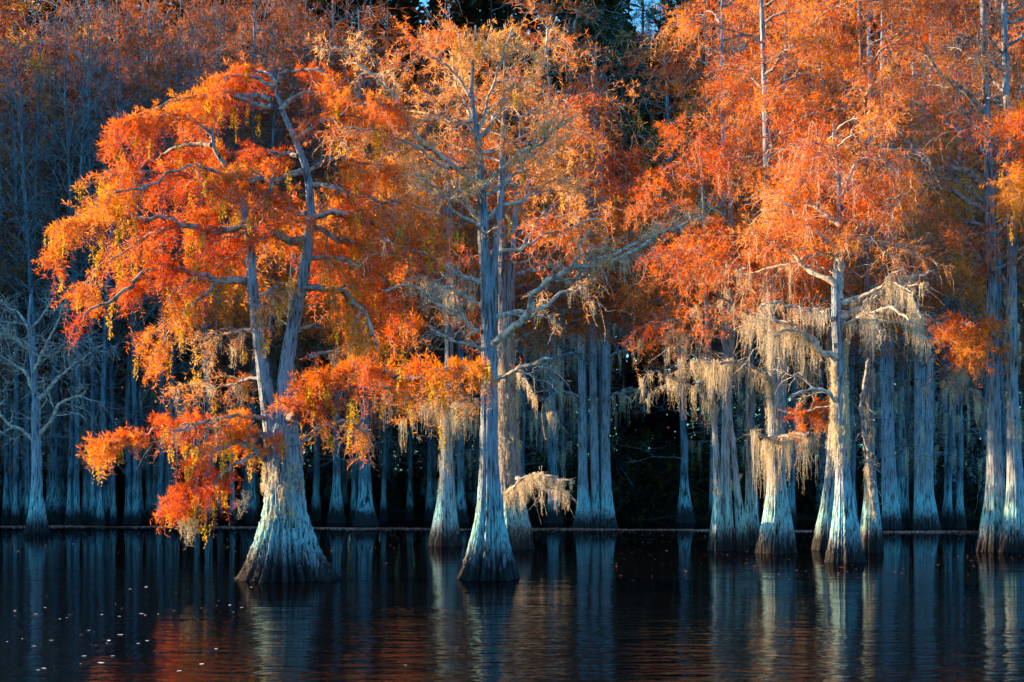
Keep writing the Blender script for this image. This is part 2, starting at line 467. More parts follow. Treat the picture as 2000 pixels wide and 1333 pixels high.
cal = N('ShaderNodeMapRange', i_1=42.0, i_2=15.0, i_3=.05, i_4=1.0); L(sx.outputs[1], cal.inputs[0])
cal2 = N('ShaderNodeMapRange', i_1=.38, i_2=.62, i_3=.35, i_4=1.3); L(n3.outputs['Fac'], cal2.inputs[0])
st = N('ShaderNodeMath', operation='MULTIPLY'); L(cal.outputs[0], st.inputs[0]); L(cal2.outputs[0], st.inputs[1])
hs = N('ShaderNodeMath', operation='MULTIPLY_ADD', i_1=1.6); L(n2.outputs['Fac'], hs.inputs[0]); L(n1.outputs['Fac'], hs.inputs[2])
hm = N('ShaderNodeMath', operation='MULTIPLY'); L(hs.outputs[0], hm.inputs[0]); L(st.outputs[0], hm.inputs[1])
bp = N('ShaderNodeBump', i_Strength=1.0, i_Distance=.02); L(hm.outputs[0], bp.inputs['Height'])
fr = N('ShaderNodeFresnel', i_IOR=1.33); gl = N('ShaderNodeBsdfGlossy', i_Roughness=.02); gl.inputs[0].default_value = (.54, .54, .55, 1)
df = N('ShaderNodeBsdfDiffuse'); df.inputs[0].default_value = (.003, .0035, .004, 1); ms = N('ShaderNodeMixShader')
for q_ in (fr, gl): L(bp.outputs[0], q_.inputs['Normal'])
L(fr.outputs[0], ms.inputs[0]); L(df.outputs[0], ms.inputs[1]); L(gl.outputs[0], ms.inputs[2]); L(ms.outputs[0], out.inputs[0])
M['water'] = m
plain('water', [(-600, -300, 0), (600, -300, 0), (600, 76, 0), (-600, 76, 0)], [(0, 1, 2, 3)], M['water'], kind='structure', label='still black swamp water mirroring the trees')

m, nt, out, N = newmat('forest_floor'); L = nt.links.new
tc = N('ShaderNodeTexCoord'); n1 = N('ShaderNodeTexNoise', i_Scale=1.5, i_Detail=8.0); L(tc.outputs['Object'], n1.inputs['Vector'])
rp = N('ShaderNodeValToRGB'); rp.color_ramp.elements[0].color = (.012, .010, .008, 1); rp.color_ramp.elements[1].color = (.05, .035, .022, 1)
L(n1.outputs['Fac'], rp.inputs[0]); bs = N('ShaderNodeBsdfDiffuse'); L(rp.outputs[0], bs.inputs[0]); L(bs.outputs[0], out.inputs[0])
M['floor'] = m
gx = np.r_[-700, np.linspace(-120, 120, 70), 700]; gy = np.r_[70, 71.5, 73, np.linspace(75, 130, 24), 300, 900]
XX, YY = np.meshgrid(gx, gy)
ZZ = np.clip((YY - 73) * .05, -.4, 2.5) + np.where(YY > 73, R.normal(0, .12, XX.shape), 0)
nx = len(gx)
plain('ground', np.c_[XX.ravel(), YY.ravel(), ZZ.ravel()].tolist(),
      [(j * nx + i, j * nx + i + 1, (j + 1) * nx + i + 1, (j + 1) * nx + i) for j in range(len(gy) - 1) for i in range(nx - 1)],
      M['floor'], kind='structure', label='dark leaf strewn forest floor behind the lake')

def litter(name, x, y, s, pal, label, tilt=.12, mat='debris', asp=.5, z=.012):
    n = len(x); g = Geo(); rng = R
    th = rng.uniform(0, 6.28, n); tilt = np.broadcast_to(tilt, n)
    a = np.c_[np.cos(th), np.sin(th), rng.normal(0, 1, n) * tilt] * s[:, None]
    b = np.c_[-np.sin(th), np.cos(th), rng.normal(0, 1, n) * tilt] * (s * asp)[:, None]
    p = np.c_[x, y, np.full(n, z) + s * tilt * .6]
    v = np.stack([p - a, p - b * .9 - a * .2, p + a * .5 - b, p + a, p + b * .8, p - a * .4 + b * .9], 1)
    i = np.arange(n)[:, None] * 6
    g.add(v, quad=np.concatenate([i + np.array([[0, 1, 2, 5]]), i + np.array([[2, 3, 4, 5]])]), col=np.repeat(pick(pal, n, p, rng), 6, 0))
    o = g.build(name, M[mat]); o['kind'] = 'stuff'; o['label'] = label
    return o
n = 26000
x = R.uniform(-24, 24, n); yc = 58.7 - .2 * x + .4 * np.sin(x * .4) + .25 * np.sin(x * 1.3)
y = yc + R.normal(0, .38, n) * (1 + .6 * np.sin(x * .9)) - np.abs(R.normal(0, .5, n)) * (R.uniform(0, 1, n) < .3)
n2 = 5000
x2 = R.uniform(-22, 22, n2); y2 = 56 - np.abs(R.normal(0, 7, n2))
x2 = np.r_[x2, R.uniform(2, 15, 700)]; y2 = np.r_[y2, R.uniform(28, 55, 700)]
litter('floating_leaves', np.r_[x, x2], np.r_[y, y2], np.r_[R.uniform(.02, .05, n), R.uniform(.012, .035, len(x2))],
       [(.30, .10, .07), (.46, .18, .13), (.55, .28, .21)], 'band of fallen brown leaves floating across the lake', tilt=np.r_[np.full(n, .30), np.full(len(x2), .12)])
k = 55
fy = R.uniform(14.5, 27, k); fx = (-1000 + np.abs(R.normal(0, 220, k)) + R.uniform(0, 180, k)) * fy / F  # small flat pale flecks over the near left water
litter('pale_flecks', fx, fy, R.uniform(.008, .04, k), [(.75, .78, .8), (.85, .85, .85)], 'small pale flecks scattered on the dark water', tilt=.06, asp=.8, z=.006)

# ------------------------------------------------------------------ HERO TREES
GR = 'tall cypresses standing in the lake'
# --- the broad flame-orange tree
t = Tree('cypress_tree', 'broad flame orange cypress with twin stems rising from one flared base', waterY(1132), 562, seed=1)
t.stem([(562, 1162, 92), (562, 1138, 84), (560, 1100, 70), (558, 1050, 57), (557, 1000, 42), (556, 940, 33), (555, 880, 28), (553, 820, 21), (552, 780, 10)], slim=1, k=150, n=110, a0=.36, h0=.8, a1=.09)
t.stem([(536, 1000, 20), (535, 900, 24), (530, 830, 23), (519, 760, 20), (507, 680, 18), (498, 610, 17), (491, 550, 15), (487, 480, 13), (470, 395, 10), (441, 330, 8), (415, 285, 6), (414, 248, 3)], a1=.10)
t.stem([(572, 1000, 22), (568, 900, 26), (560, 830, 24), (555, 760, 21), (562, 690, 20), (576, 610, 18), (588, 540, 17), (597, 460, 14), (600, 400, 12), (592, 335, 11), (570, 272, 9), (546, 218, 7), (533, 175, 5), (542, 142, 3)], a1=.10)
t.style = S(bias=.12, nn=27, dens=4.5, Ls=.85, Lt=.34, nl=.10, nw=.0105, nt=15, vert=.26, rise=.06, droop=.42, tdroop=.7, rt=.005, cat=.04)
FL = dict(pal=FLAME, leafy=1.0)
t.limb([(588, 466), (540, 466), (480, 460), (400, 455), (330, 444), (255, 428), (190, 424), (155, 445), (135, 500)], 11, 2, -1.0, dens=4.6, **FL)
t.limb([(330, 444), (270, 470), (215, 500), (175, 520), (150, 560)], 5, 1.5, .6, **FL)
t.limb([(491, 556), (430, 551), (350, 550), (300, 563), (260, 580), (205, 606), (175, 645)], 8, 2, -.8, **FL)
t.limb([(430, 551), (385, 590), (350, 635), (318, 690)], 5, 1.5, -.3, **FL)
t.limb([(470, 395), (420, 375), (360, 355), (300, 350), (245, 358), (218, 385)], 6, 1.5, -1.2, **FL)
t.limb([(414, 285), (360, 275), (300, 288), (258, 310), (235, 350)], 5, 1.5, .8, **FL)
t.limb([(530, 205), (460, 190), (380, 203), (300, 228), (245, 268)], 6, 1.5, -.6, **FL)
t.limb([(536, 170), (490, 148), (450, 150), (428, 175)], 4, 1.2, .2, **FL)
t.limb([(540, 165), (500, 132), (455, 130), (422, 150)], 4, 1.2, .8, **FL)
t.limb([(527, 195), (440, 178), (365, 195), (310, 222)], 5, 1.3, .9, **FL)
t.limb([(414, 262), (370, 235), (320, 232), (280, 250)], 4, 1.3, -.5, **FL)
t.limb([(545, 145), (585, 138), (630, 145), (665, 172)], 4, 1.2, -.4, **FL)
t.limb([(548, 222), (600, 170), (660, 185), (715, 215), (750, 260)], 5, 1.3, .6, **FL)
t.limb([(575, 272), (640, 245), (705, 225), (760, 240)], 6, 1.5, -1.4, **FL)
t.limb([(592, 330), (650, 300), (720, 305), (790, 330)], 6, 1.5, .9, **FL)
t.limb([(592, 335), (530, 350), (450, 372), (380, 365), (300, 390), (235, 420)], 6, 1.5, -1.6, **FL)
t.limb([(585, 310), (520, 290), (450, 270), (380, 262)], 5, 1.5, 1.5, **FL)
t.limb([(600, 425), (545, 402), (460, 395), (390, 392), (320, 400)], 6, 1.5, 1.8, **FL)
t.limb([(600, 430), (660, 415), (740, 432), (810, 462), (870, 505)], 7, 1.5, -.8, **FL)
t.limb([(600, 440), (670, 470), (740, 480), (810, 520)], 6, 1.5, 1.2, **FL)
t.limb([(596, 360), (660, 370), (730, 400), (800, 410), (850, 440)], 6, 1.5, -1.2, **FL)
t.limb([(588, 555), (640, 563), (690, 580), (725, 625), (745, 690)], 8, 2, -.8, pal=GOLD, leafy=1.1, vert=.9, rise=-.25, bias=-.3, cat=.05)
t.limb([(585, 500), (640, 515), (700, 530), (760, 560), (790, 610)], 6, 1.5, .5, pal=ORANGE, leafy=1.0, rise=-.2, bias=-.1, cat=.05)
t.limb([(490, 520), (450, 500), (400, 505), (340, 500)], 5, 1.5, 1.2, **FL)
t.limb([(487, 480), (520, 440), (540, 400), (560, 370)], 5, 1.5, -1.5, **FL)
t.limb([(500, 640), (450, 640), (410, 650), (370, 670)], 5, 1.2, .8, pal=PEACH, leafy=.5, mossy=.25)
t.limb([(515, 740), (470, 730), (410, 740), (350, 745)], 5, 1.2, 1.0, pal=PEACH, leafy=.55, mossy=.3)
t.limb([(548, 850), (600, 800), (640, 758), (695, 735), (770, 742), (850, 748), (935, 748)], 10, 2.5, -3.2, leafy=1.15, pal=FLAME, rise=.25, bias=.3, dens=6.5, Ls=.5, vert=.2, droop=.15)
t.limb([(545, 838), (620, 795), (700, 770), (780, 772), (850, 775), (910, 780)], 6, 2, -3.0, leafy=.6, pal=ORANGE, Ls=.55, vert=.2)
t.limb([(560, 900), (610, 855), (670, 820), (700, 830), (720, 870)], 6, 2, .8, leafy=.5, pal=GOLD, rise=-.1, cat=.03, Ls=.6)
t.limb([(535, 862), (470, 845), (400, 838), (345, 848), (285, 856), (228, 880)], 7, 1.8, -1.0, leafy=1.15, pal=FLAME, rise=.2, bias=.3, dens=7, Ls=.5, droop=.12, tdroop=.3, vert=.2)
t.limb([(545, 915), (505, 888), (460, 885), (425, 900), (395, 945), (380, 985)], 8, 2, -1.2, Ls=.6, droop=.2, tdroop=.4, dens=6, leafy=1.2, pal=FLAME, rise=.3, bias=.2, cat=.05)
t.limb([(505, 888), (480, 905), (455, 925), (445, 955)], 5, 1.5, -1.0, at=-.4, Ls=.55, leafy=1.0, pal=FLAME, cat=.1)
t.limb([(520, 820), (470, 815), (420, 830), (385, 850)], 5, 1.5, -2.0, leafy=.25)
t.limb([(600, 700), (640, 690), (690, 700), (740, 740)], 5, 1.5, 1.0, leafy=.7, pal=ORANGE, mossy=.2)
t.limb([(595, 590), (570, 560), (540, 570), (520, 600)], 4, 1.5, -1.0, leafy=.5, pal=GOLD, rise=-.3, cat=.1)
q = np.array([P(px, py, t.Y - .9) for px, py in ((370, 1010), (362, 1020), (355, 1015), (380, 1018), (372, 1022), (480, 960), (470, 980))])
moss(t.mossg, q, np.array([.40, .42, .35, .33, .45, .35, .3]), np.full(7, .12), t.rng, strands=14)
t.trunk_moss(0, 1.2, 2.2, 34, .75, (-85, 35), 1.0)
t.trunk_moss(1, 1.6, 2.6, 16, .5, (-100, 50))
t.trunk_moss(2, 1.6, 2.6, 16, .5, (-80, 50))
t.finish()

# --- the straight pale tree in the middle
t = Tree('cypress_tree', 'straight pale cypress with sparse peach crown on a wide ribbed base', waterY(1131), 956, seed=2, twig='twig_sun_tint')
t.style = S(pal=PEACH, dens=4.8, nn=21, nl=.095, nw=.0125, lr=.75, Ls=1.0, nt=11, rt=.0062, trise=.12, rise=.2, bias=-.05, cat=.012, tdroop=.3)
t.stem([(956, 1162, 60), (956, 1138, 53), (957, 1095, 45), (957, 1050, 37), (957, 1000, 30), (957, 950, 27), (957, 900, 25), (957, 800, 24), (957, 700, 23), (956, 620, 22), (950, 540, 17), (945, 450, 15), (942, 350, 12), (936, 270, 9), (925, 190, 6), (928, 110, 4), (932, 50, 2)], k=150, n=120, a0=.34, h0=.8, a1=.075)
t.stem([(960, 680, 10), (962, 600, 12), (963, 550, 11), (968, 500, 10), (975, 430, 8), (985, 360, 5), (990, 300, 3)], n=40, a1=.06)
t.limb([(962, 680), (1000, 664), (1030, 638), (1062, 595), (1105, 563), (1175, 528), (1245, 495), (1290, 470), (1350, 455)], 12, 3, -1.8, leafy=.4, t0=.35, mossy=.05, nt=16)
t.limb([(1105, 563), (1154, 521), (1200, 505), (1260, 480)], 6, 2, -.8, at=-.8, leafy=.3)
t.limb([(962, 626), (1017, 609), (1056, 595), (1100, 560), (1150, 545)], 9, 2, .8, leafy=.4, mossy=.15)
t.limb([(945, 560), (895, 548), (846, 521), (804, 502), (772, 485), (755, 474)], 7, 2, -1.2, leafy=.2)
t.limb([(945, 600), (916, 588), (867, 560), (820, 545)], 7, 2, .5, leafy=.2, mossy=.35)
t.limb([(940, 645), (888, 619), (846, 591), (807, 570), (783, 570), (752, 578)], 6, 2, -.8, leafy=.1, mossy=.15)
t.limb([(945, 682), (909, 672), (881, 665), (846, 654)], 7, 2, -1.0, leafy=0)
t.limb([(968, 745), (1000, 731), (1035, 721), (1078, 710)], 6, 3, -1.0, leafy=0, dens=1.2)
t.limb([(941, 353), (916, 339), (874, 308), (832, 287), (800, 255), (779, 220), (751, 189), (706, 150), (665, 120)], 9, 2, -1.0, leafy=.75)
t.limb([(936, 297), (916, 238), (895, 189), (879, 157), (875, 110), (873, 75)], 7, 1.5, .8, leafy=.9)
t.limb([(944, 370), (972, 346), (1000, 329), (1035, 304), (1070, 283), (1115, 252)], 8, 1.5, -1.0, leafy=.8)
t.limb([(946, 430), (986, 392), (1028, 364), (1063, 343), (1120, 330)], 7, 1.5, 1.0, leafy=.9)
t.limb([(930, 270), (970, 215), (1007, 171), (1052, 115), (1073, 63), (1090, 15)], 7, 1.5, .6, leafy=.7)
t.limb([(945, 440), (895, 392), (853, 374), (807, 360), (765, 332), (730, 304)], 6, 1.5, .8, leafy=.8)
t.limb([(946, 470), (920, 445), (877, 420), (856, 385), (820, 372)], 6, 1.5, -1.5, leafy=.6)
t.limb([(928, 200), (900, 150), (860, 130), (830, 120), (800, 140)], 5, 1.2, -.5, leafy=1.0)
t.limb([(935, 250), (960, 190), (985, 130), (1000, 80)], 5, 1.2, -.8, leafy=1.0)
t.limb([(932, 230), (880, 230), (820, 200), (770, 195)], 5, 1.2, 1.0, leafy=.9)
t.limb([(940, 300), (1000, 270), (1060, 220), (1105, 180)], 5, 1.2, 1.4, leafy=.9)
t.limb([(940, 320), (880, 330), (810, 310), (740, 290), (690, 300)], 5, 1.2, -2.0, leafy=.7)
t.limb([(944, 385), (1010, 335), (1080, 285), (1145, 235)], 6, 1.5, .9, leafy=1.0)
t.limb([(938, 400), (860, 345), (780, 300), (715, 255)], 6, 1.5, .6, leafy=1.0)
t.limb([(928, 120), (950, 85), (960, 40)], 3, 1.0, .3, leafy=1.2, Ls=.7)
t.limb([(928, 140), (905, 100), (890, 60)], 3, 1.0, -.4, leafy=1.2, Ls=.7)
t.limb([(945, 500), (1000, 480), (1050, 440), (1110, 420), (1180, 400)], 6, 1.5, 1.6, leafy=.8, pal=ORANGE)
t.finish()

# --- trees just behind the middle one
t = Tree('cypress_tree', 'twin stemmed reddish cypress close behind the straight pale one, moss on a low branch', 42, 1003, seed=3, bark='bark_warm')
t.style = S(pal=ORANGE, Ls=1.5, Lt=.6, nl=.17, nw=.022, rt=.010, nn=15, nt=8, dens=2.8)
t.stem([(998, 1090, 48), (998, 1072, 44), (995, 1030, 36), (990, 970, 24), (988, 900, 20), (985, 800, 17), (984, 650, 16), (982, 500, 12), (978, 380, 9), (985, 200, 6), (985, 120, 3)], a0=.12)
t.stem([(1015, 1090, 34), (1014, 1072, 30), (1012, 1030, 27), (1008, 970, 20), (1004, 900, 18), (998, 800, 16), (996, 700, 15), (998, 560, 13), (1005, 460, 11), (1015, 330, 7), (1020, 230, 3)], a0=.12)
t.auto(0, 15, 7.2, 13.5, 3.6, 1.8, .35, az=(110, 80), r=.05, leafy=.75); t.auto(1, 15, 7.2, 13.0, 3.8, 1.8, .35, az=(60, 80), r=.05, leafy=.75)
for q_ in ([(998, 500), (1060, 455), (1130, 420), (1200, 400), (1255, 385)], [(1003, 460), (1070, 400), (1140, 350), (1205, 310), (1245, 300)], [(998, 540), (1060, 520), (1140, 480), (1220, 450)], [(1010, 380), (1070, 330), (1130, 280), (1175, 270)]):
    t.limb(q_, 7, 2, .6, leafy=1.1, pal=ORANGE)
t.limb([(1005, 940), (1030, 938), (1070, 930), (1112, 938)], 5, 1.5, -2.2, leafy=.0, mossy=1.3, Ls=.9)
t.limb([(985, 960), (1000, 955), (1030, 935), (1060, 925)], 4, 1.5, -2.0, leafy=.0, mossy=1.3, Ls=.7)
t.limb([(1005, 740), (1025, 745), (1040, 770)], 3, 1, -.8, leafy=.2, mossy=1.2)
t.trunk_moss(0, 2, 6, 60, .7, (-120, 60)); t.trunk_moss(1, .9, 6, 50, .7, (-50, 60))
t.finish()

t = Tree('cypress_tree', 'slender grey cypress left of the straight pale one, draped with cream moss', 44, 870, seed=4)
t.style = S(pal=ORANGE, Ls=1.5, Lt=.6, nl=.18, nw=.023, rt=.010, nn=15, nt=8, dens=2.8, mL=.8)
t.stem([(870, 1085, 37), (869, 1066, 33), (870, 1020, 26), (872, 960, 19), (873, 880, 16), (875, 800, 15), (877, 700, 13), (878, 600, 12), (878, 480, 10), (876, 350, 7), (880, 250, 3)], a0=.14)
t.auto(0, 16, 6.5, 12, 4.0, 2.0, .25, az=(120, 100), r=.05, leafy=1.0)
t.limb([(877, 660), (840, 640), (800, 640), (770, 655)], 5, 1.5, -1.2, leafy=1.3, pal=FLAME, rise=.35)
t.limb([(877, 670), (910, 640), (935, 640)], 4, 1.5, -1.0, leafy=1.2, pal=FLAME)
t.limb([(876, 740), (850, 720), (815, 730), (780, 745)], 4, 1.5, -1.0, leafy=1.0, pal=ORANGE)
t.limb([(874, 800), (900, 790), (925, 795)], 4, 1.5, -1.5, leafy=.1, mossy=2.0)
t.limb([(874, 800), (850, 785), (830, 795)], 4, 1.5, -1.5, leafy=.1, mossy=2.0)
t.limb([(877, 590), (860, 560), (835, 550)], 4, 1.5, -1.5, leafy=.2, mossy=1.2)
t.limb([(877, 600), (900, 570), (920, 560)], 4, 1.5, -.8, leafy=.2, mossy=1.2)
t.trunk_moss(0, 1.5, 5, 50, .6, (-140, 50))
t.finish()

# --- right hand group
MIDR = dict(Ls=1.35, Lt=.5, nl=.13, nw=.017, rt=.0062, nn=16, nt=10, dens=3.7, t0=.28, vert=.4, droop=.34, cat=0, trise=.1, mL=.75)
t = Tree('cypress_tree', 'pair of leaning slim grey stems draped with moss, left edge of the right group', waterY(1076), 1410, seed=5)
t.style = S(**MIDR, pal=ORANGE)
t.stem([(1402, 1095, 22), (1402, 1075, 19), (1402, 1030, 15), (1402, 980, 11), (1400, 900, 9), (1395, 800, 8), (1388, 700, 8), (1380, 560, 7), (1375, 420, 5), (1370, 300, 3)], a0=.14)
t.stem([(1425, 1095, 16), (1424, 1075, 13), (1422, 1000, 10), (1419, 900, 9), (1419, 780, 9), (1425, 640, 9), (1425, 480, 7), (1420, 330, 4)], a0=.12)
t.auto(0, 10, 6, 11, 3.6, 2.0, .25, r=.045, leafy=1.0); t.auto(1, 10, 6.5, 11, 3.4, 2.0, .25, r=.045, leafy=.9)
t.limb([(1400, 800), (1370, 775), (1340, 755), (1305, 745), (1275, 730)], 5, 2, -1.0, leafy=0, mossy=.8)
t.limb([(1418, 720), (1390, 705), (1360, 712), (1330, 725)], 5, 2, -1.2, leafy=0, mossy=1.0)
t.limb([(1388, 690), (1350, 660), (1320, 650)], 5, 2, -.4, leafy=.2, mossy=1.0)
t.limb([(1425, 630), (1380, 620), (1330, 620), (1280, 630)], 5, 2, .3, leafy=1.1, pal=FLAME, mossy=.2)
t.limb([(1380, 560), (1340, 540), (1300, 545), (1265, 560)], 5, 2, 1.3, leafy=1.1, pal=FLAME)
t.trunk_moss(0, 1.6, 5, 18, .4, (-150, 50))
t.finish()

t = Tree('cypress_tree', 'thin curved grey stem leaning left between two mossy trunks', waterY(1076), 1448, seed=6)
t.style = S(**MIDR, pal=ORANGE)
t.stem([(1450, 1095, 17), (1449, 1075, 14), (1446, 1020, 11), (1438, 940, 8), (1431, 860, 7), (1424, 790, 6), (1430, 700, 5), (1440, 600, 4), (1445, 480, 2)], a0=.12)
t.auto(0, 7, 5.5, 9, 2.2, 1.4, .25, r=.035, leafy=.8)
t.trunk_moss(0, 1.5, 6, 18, .4)
t.finish()

t = Tree('cypress_tree', 'dark straight cypress half hidden behind the moss curtained trunk', 44, 1465, seed=7, bark='bark_warm')
t.style = S(**MIDR, pal=ORANGE)
t.stem([(1470, 1085, 24), (1469, 1066, 20), (1467, 1000, 14), (1465, 900, 11), (1465, 780, 11), (1465, 600, 9), (1460, 400, 6), (1460, 250, 3)], a0=.1)
t.auto(0, 12, 6.5, 12, 3.5, 1.8, .25, r=.045, leafy=.9)
t.trunk_moss(0, 2, 5.5, 18, .5)
t.finish()

t = Tree('cypress_tree', 'thick tall cypress behind long cream moss curtains near the water', waterY(1080), 1518, seed=8)
t.style = S(**MIDR, pal=ORANGE)
t.stem([(1518, 1098, 42), (1518, 1079, 38), (1518, 1040, 33), (1518, 1000, 29), (1517, 940, 23), (1514, 860, 20), (1511, 760, 18), (1507, 650, 16), (1503, 500, 14), (1499, 350, 11), (1497, 200, 9), (1494, 50, 7), (1490, -80, 4), (1490, -160, 2)], k=130, n=110, a0=.15)
t.auto(0, 26, 6, 16, 3.7, 2.4, .42, r=.05, leafy=.9)
t.limb([(1512, 760), (1480, 725), (1440, 715), (1395, 718)], 6, 2, -1.2, leafy=0, mossy=2.0)
t.limb([(1508, 660), (1470, 620), (1430, 600), (1390, 590)], 6, 2, -1.0, leafy=.6, mossy=.8)
t.limb([(1512, 870), (1490, 858), (1472, 860)], 5, 3, -1.1, leafy=.0, mossy=1.1, Ls=.5, mL=1.7)
t.limb([(1514, 860), (1540, 850), (1560, 855)], 5, 3, -1.2, leafy=.3, mossy=1.4, Ls=.6, mL=1.2)
t.limb([(1512, 800), (1540, 810), (1580, 800), (1615, 795)], 4, 1.5, -1.2, leafy=1.3, pal=FLAME, Ls=.7, rise=.4)
t.limb([(1510, 720), (1550, 690), (1590, 680)], 5, 2, .8, leafy=.2, mossy=1.0)
t.trunk_moss(0, 1.6, 6, 45, .9, (-120, 60))
t.finish()

t = Tree('cypress_tree', 'sunlit mossy cypress with open grey crown, nearest of the right group', waterY(1098), 1652, seed=9, twig='twig_sun_tint')
t.style = S(**dict(MIDR, Ls=1.35, rt=.0062, nn=12, nt=15, trise=.15), pal=ORANGE)
t.stem([(1652, 1118, 42), (1652, 1098, 37), (1651, 1050, 30), (1650, 1000, 25), (1647, 940, 20), (1642, 870, 18), (1639, 790, 17), (1638, 700, 16), (1636, 630, 15), (1636, 570, 14), (1638, 520, 11), (1645, 450, 9), (1646, 400, 8), (1642, 330, 6), (1636, 280, 4), (1630, 240, 2)], k=130, n=110, a0=.17)
ML = dict(leafy=1.0, dens=3.8)
t.limb([(1637, 585), (1632, 525), (1608, 483), (1573, 462), (1545, 430), (1520, 410)], 9, 2, -.8, **ML)
t.limb([(1634, 560), (1590, 528), (1560, 495), (1530, 470), (1490, 455)], 7, 2, .8, **ML)
t.limb([(1632, 625), (1587, 617), (1552, 615), (1500, 600), (1470, 610)], 6, 1.8, -1.0, leafy=.3, mossy=1.0)
t.limb([(1634, 705), (1618, 693), (1590, 665), (1545, 637), (1500, 620), (1475, 640)], 8, 2, -.6, leafy=.1, mossy=1.2)
t.limb([(1600, 668), (1570, 655), (1530, 650), (1500, 665)], 5, 2, -.9, leafy=.1, mossy=1.0)
t.limb([(1638, 597), (1685, 581), (1737, 574), (1770, 600), (1785, 640)], 7, 2, -.8, leafy=.2, mossy=1.2)
t.limb([(1640, 620), (1699, 575), (1741, 545), (1790, 528), (1842, 520)], 7, 2, .8, leafy=.25, mossy=.3)
t.limb([(1642, 640), (1680, 615), (1720, 610), (1750, 640)], 5, 2, -1.2, leafy=.1, mossy=1.1)
t.limb([(1640, 790), (1608, 771), (1573, 766), (1531, 777)], 5, 2, -1.0, leafy=0, dens=1.2)
t.limb([(1645, 455), (1680, 420), (1720, 400), (1760, 395)], 6, 1.5, -.9, **ML)
t.limb([(1645, 440), (1610, 400), (1570, 370), (1535, 355)], 6, 1.5, 1.0, leafy=.8)
t.limb([(1644, 380), (1690, 345), (1735, 330)], 5, 1.5, .8, leafy=.8)
t.limb([(1642, 340), (1610, 300), (1570, 290)], 4, 1.5, -.8, leafy=.9)
t.limb([(1646, 400), (1660, 340), (1690, 310), (1720, 330), (1745, 400)], 5, 1.5, -1.2, leafy=.5)
t.limb([(1638, 480), (1700, 470), (1750, 470), (1810, 480)], 6, 1.5, 1.2, leafy=.6, pal=ORANGE)
t.limb([(1636, 500), (1580, 500), (1520, 510), (1470, 520)], 6, 1.5, 1.4, leafy=.6, pal=ORANGE, mossy=.4)
t.auto(0, 16, 6.6, 10.0, 2.0, .8, .5, r=.035, leafy=1.0)
t.trunk_moss(0, 2.4, 4.6, 55, .5, (-160, 35))
t.trunk_moss(0, 2.6, 5.2, 36, 1.0, (-15, 25), 1.15)
t.finish()

t = Tree('cypress_tree', 'dark cypress just right of the sunlit mossy one, hung with a dead vine', 40, 1702, seed=10, bark='bark_warm')
t.style = S(**MIDR, pal=ORANGE)
t.stem([(1700, 1096, 28), (1700, 1078, 25), (1700, 1030, 21), (1700, 980, 16), (1699, 900, 13), (1698, 800, 12), (1696, 650, 11), (1690, 480, 10), (1687, 300, 8), (1683, 150, 7), (1678, 0, 5), (1676, -120, 2)], a0=.14)
t.auto(0, 20, 5.5, 15, 4.0, 2.8, .38, r=.05, leafy=.8)
g = Geo()
vn = catmull(np.array([P(px, py, 38.9) for px, py in ((1698, 700), (1690, 745), (1682, 800), (1690, 855), (1697, 910), (1702, 960), (1708, 1010))]), 30)
tubes(g, vn[None] + t.rng.normal(0, .015, (1, 30, 3)), np.linspace(.06, .03, 30)[None], 6)
vs, vt = sample(vn[None], np.zeros(24, int), t.rng.uniform(.2, 1, 24))
tubes(g, curves(vs, norm(t.rng.normal(size=(24, 3)) + vt * .5), t.rng.uniform(.15, .6, 24), 5, np.full(24, .2), .5, t.rng), np.full((24, 5), .012), 4)
g.build('vine', M['twig'], t.root, t.base, True)
moss(t.mossg, np.repeat(vn[20:29:2], 2, 0), np.full(10, .35), np.full(10, .08), t.rng)
t.trunk_moss(0, 2, 6, 30, .5)
t.finish()

t = Tree('cypress_tree', 'shaded cypress mostly hidden left behind the sunlit mossy trunk', waterY(1074), 1612, seed=12)
t.style = S(**MIDR, pal=ORANGE)
t.stem([(1612, 1092, 28), (1612, 1073, 25), (1613, 1030, 20), (1616, 980, 14), (1622, 900, 11), (1625, 800, 10), (1622, 650, 9), (1615, 450, 7), (1608, 250, 5), (1600, 80, 2)], a0=.14)
t.auto(0, 22, 6, 14, 3.6, 2.2, .35, r=.05, leafy=.8)
t.trunk_moss(0, 2, 6, 30, .7)
t.finish()

t = Tree('cypress_tree', 'tall straight grey cypress at the right edge, its crown out of view', waterY(1077), 1944, seed=13)
t.style = S(**MIDR, pal=ORANGE)
t.stem([(1944, 1096, 42), (1944, 1076, 37), (1944, 1020, 30), (1943, 960, 23), (1941, 880, 20), (1939, 760, 18), (1936, 600, 16), (1931, 450, 14), (1926, 300, 12), (1921, 150, 10), (1916, 0, 9), (1912, -120, 6), (1912, -200, 2)], k=130, n=110, a0=.15)
t.auto(0, 20, 7, 16.5, 3.6, 2.6, .5, r=.05, leafy=.6)
t.limb([(1930, 360), (1880, 340), (1825, 325), (1780, 290), (1734, 252), (1700, 215)], 8, 2, -1.0, leafy=.3)
t.limb([(1926, 300), (1870, 260), (1818, 215), (1776, 150), (1745, 60)], 8, 2, .6, leafy=.4)
t.limb([(1922, 215), (1881, 182), (1830, 145), (1790, 80), (1760, 10)], 7, 2, -.8, leafy=.5)
t.limb([(1933, 420), (1860, 370), (1800, 360), (1740, 330)], 7, 2, .9, leafy=.5)
t.limb([(1937, 660), (1890, 645), (1845, 650), (1805, 680)], 6, 2, -3.0, leafy=1.6, pal=FLAME, Ls=.9, dens=4, rise=.3)
t.limb([(1937, 680), (1900, 690), (1860, 690), (1820, 700)], 5, 2, -2.2, leafy=1.5, pal=FLAME, Ls=.9, dens=4)
t.limb([(1938, 720), (1900, 715), (1870, 730)], 5, 2, .6, leafy=.3, mossy=1.0)
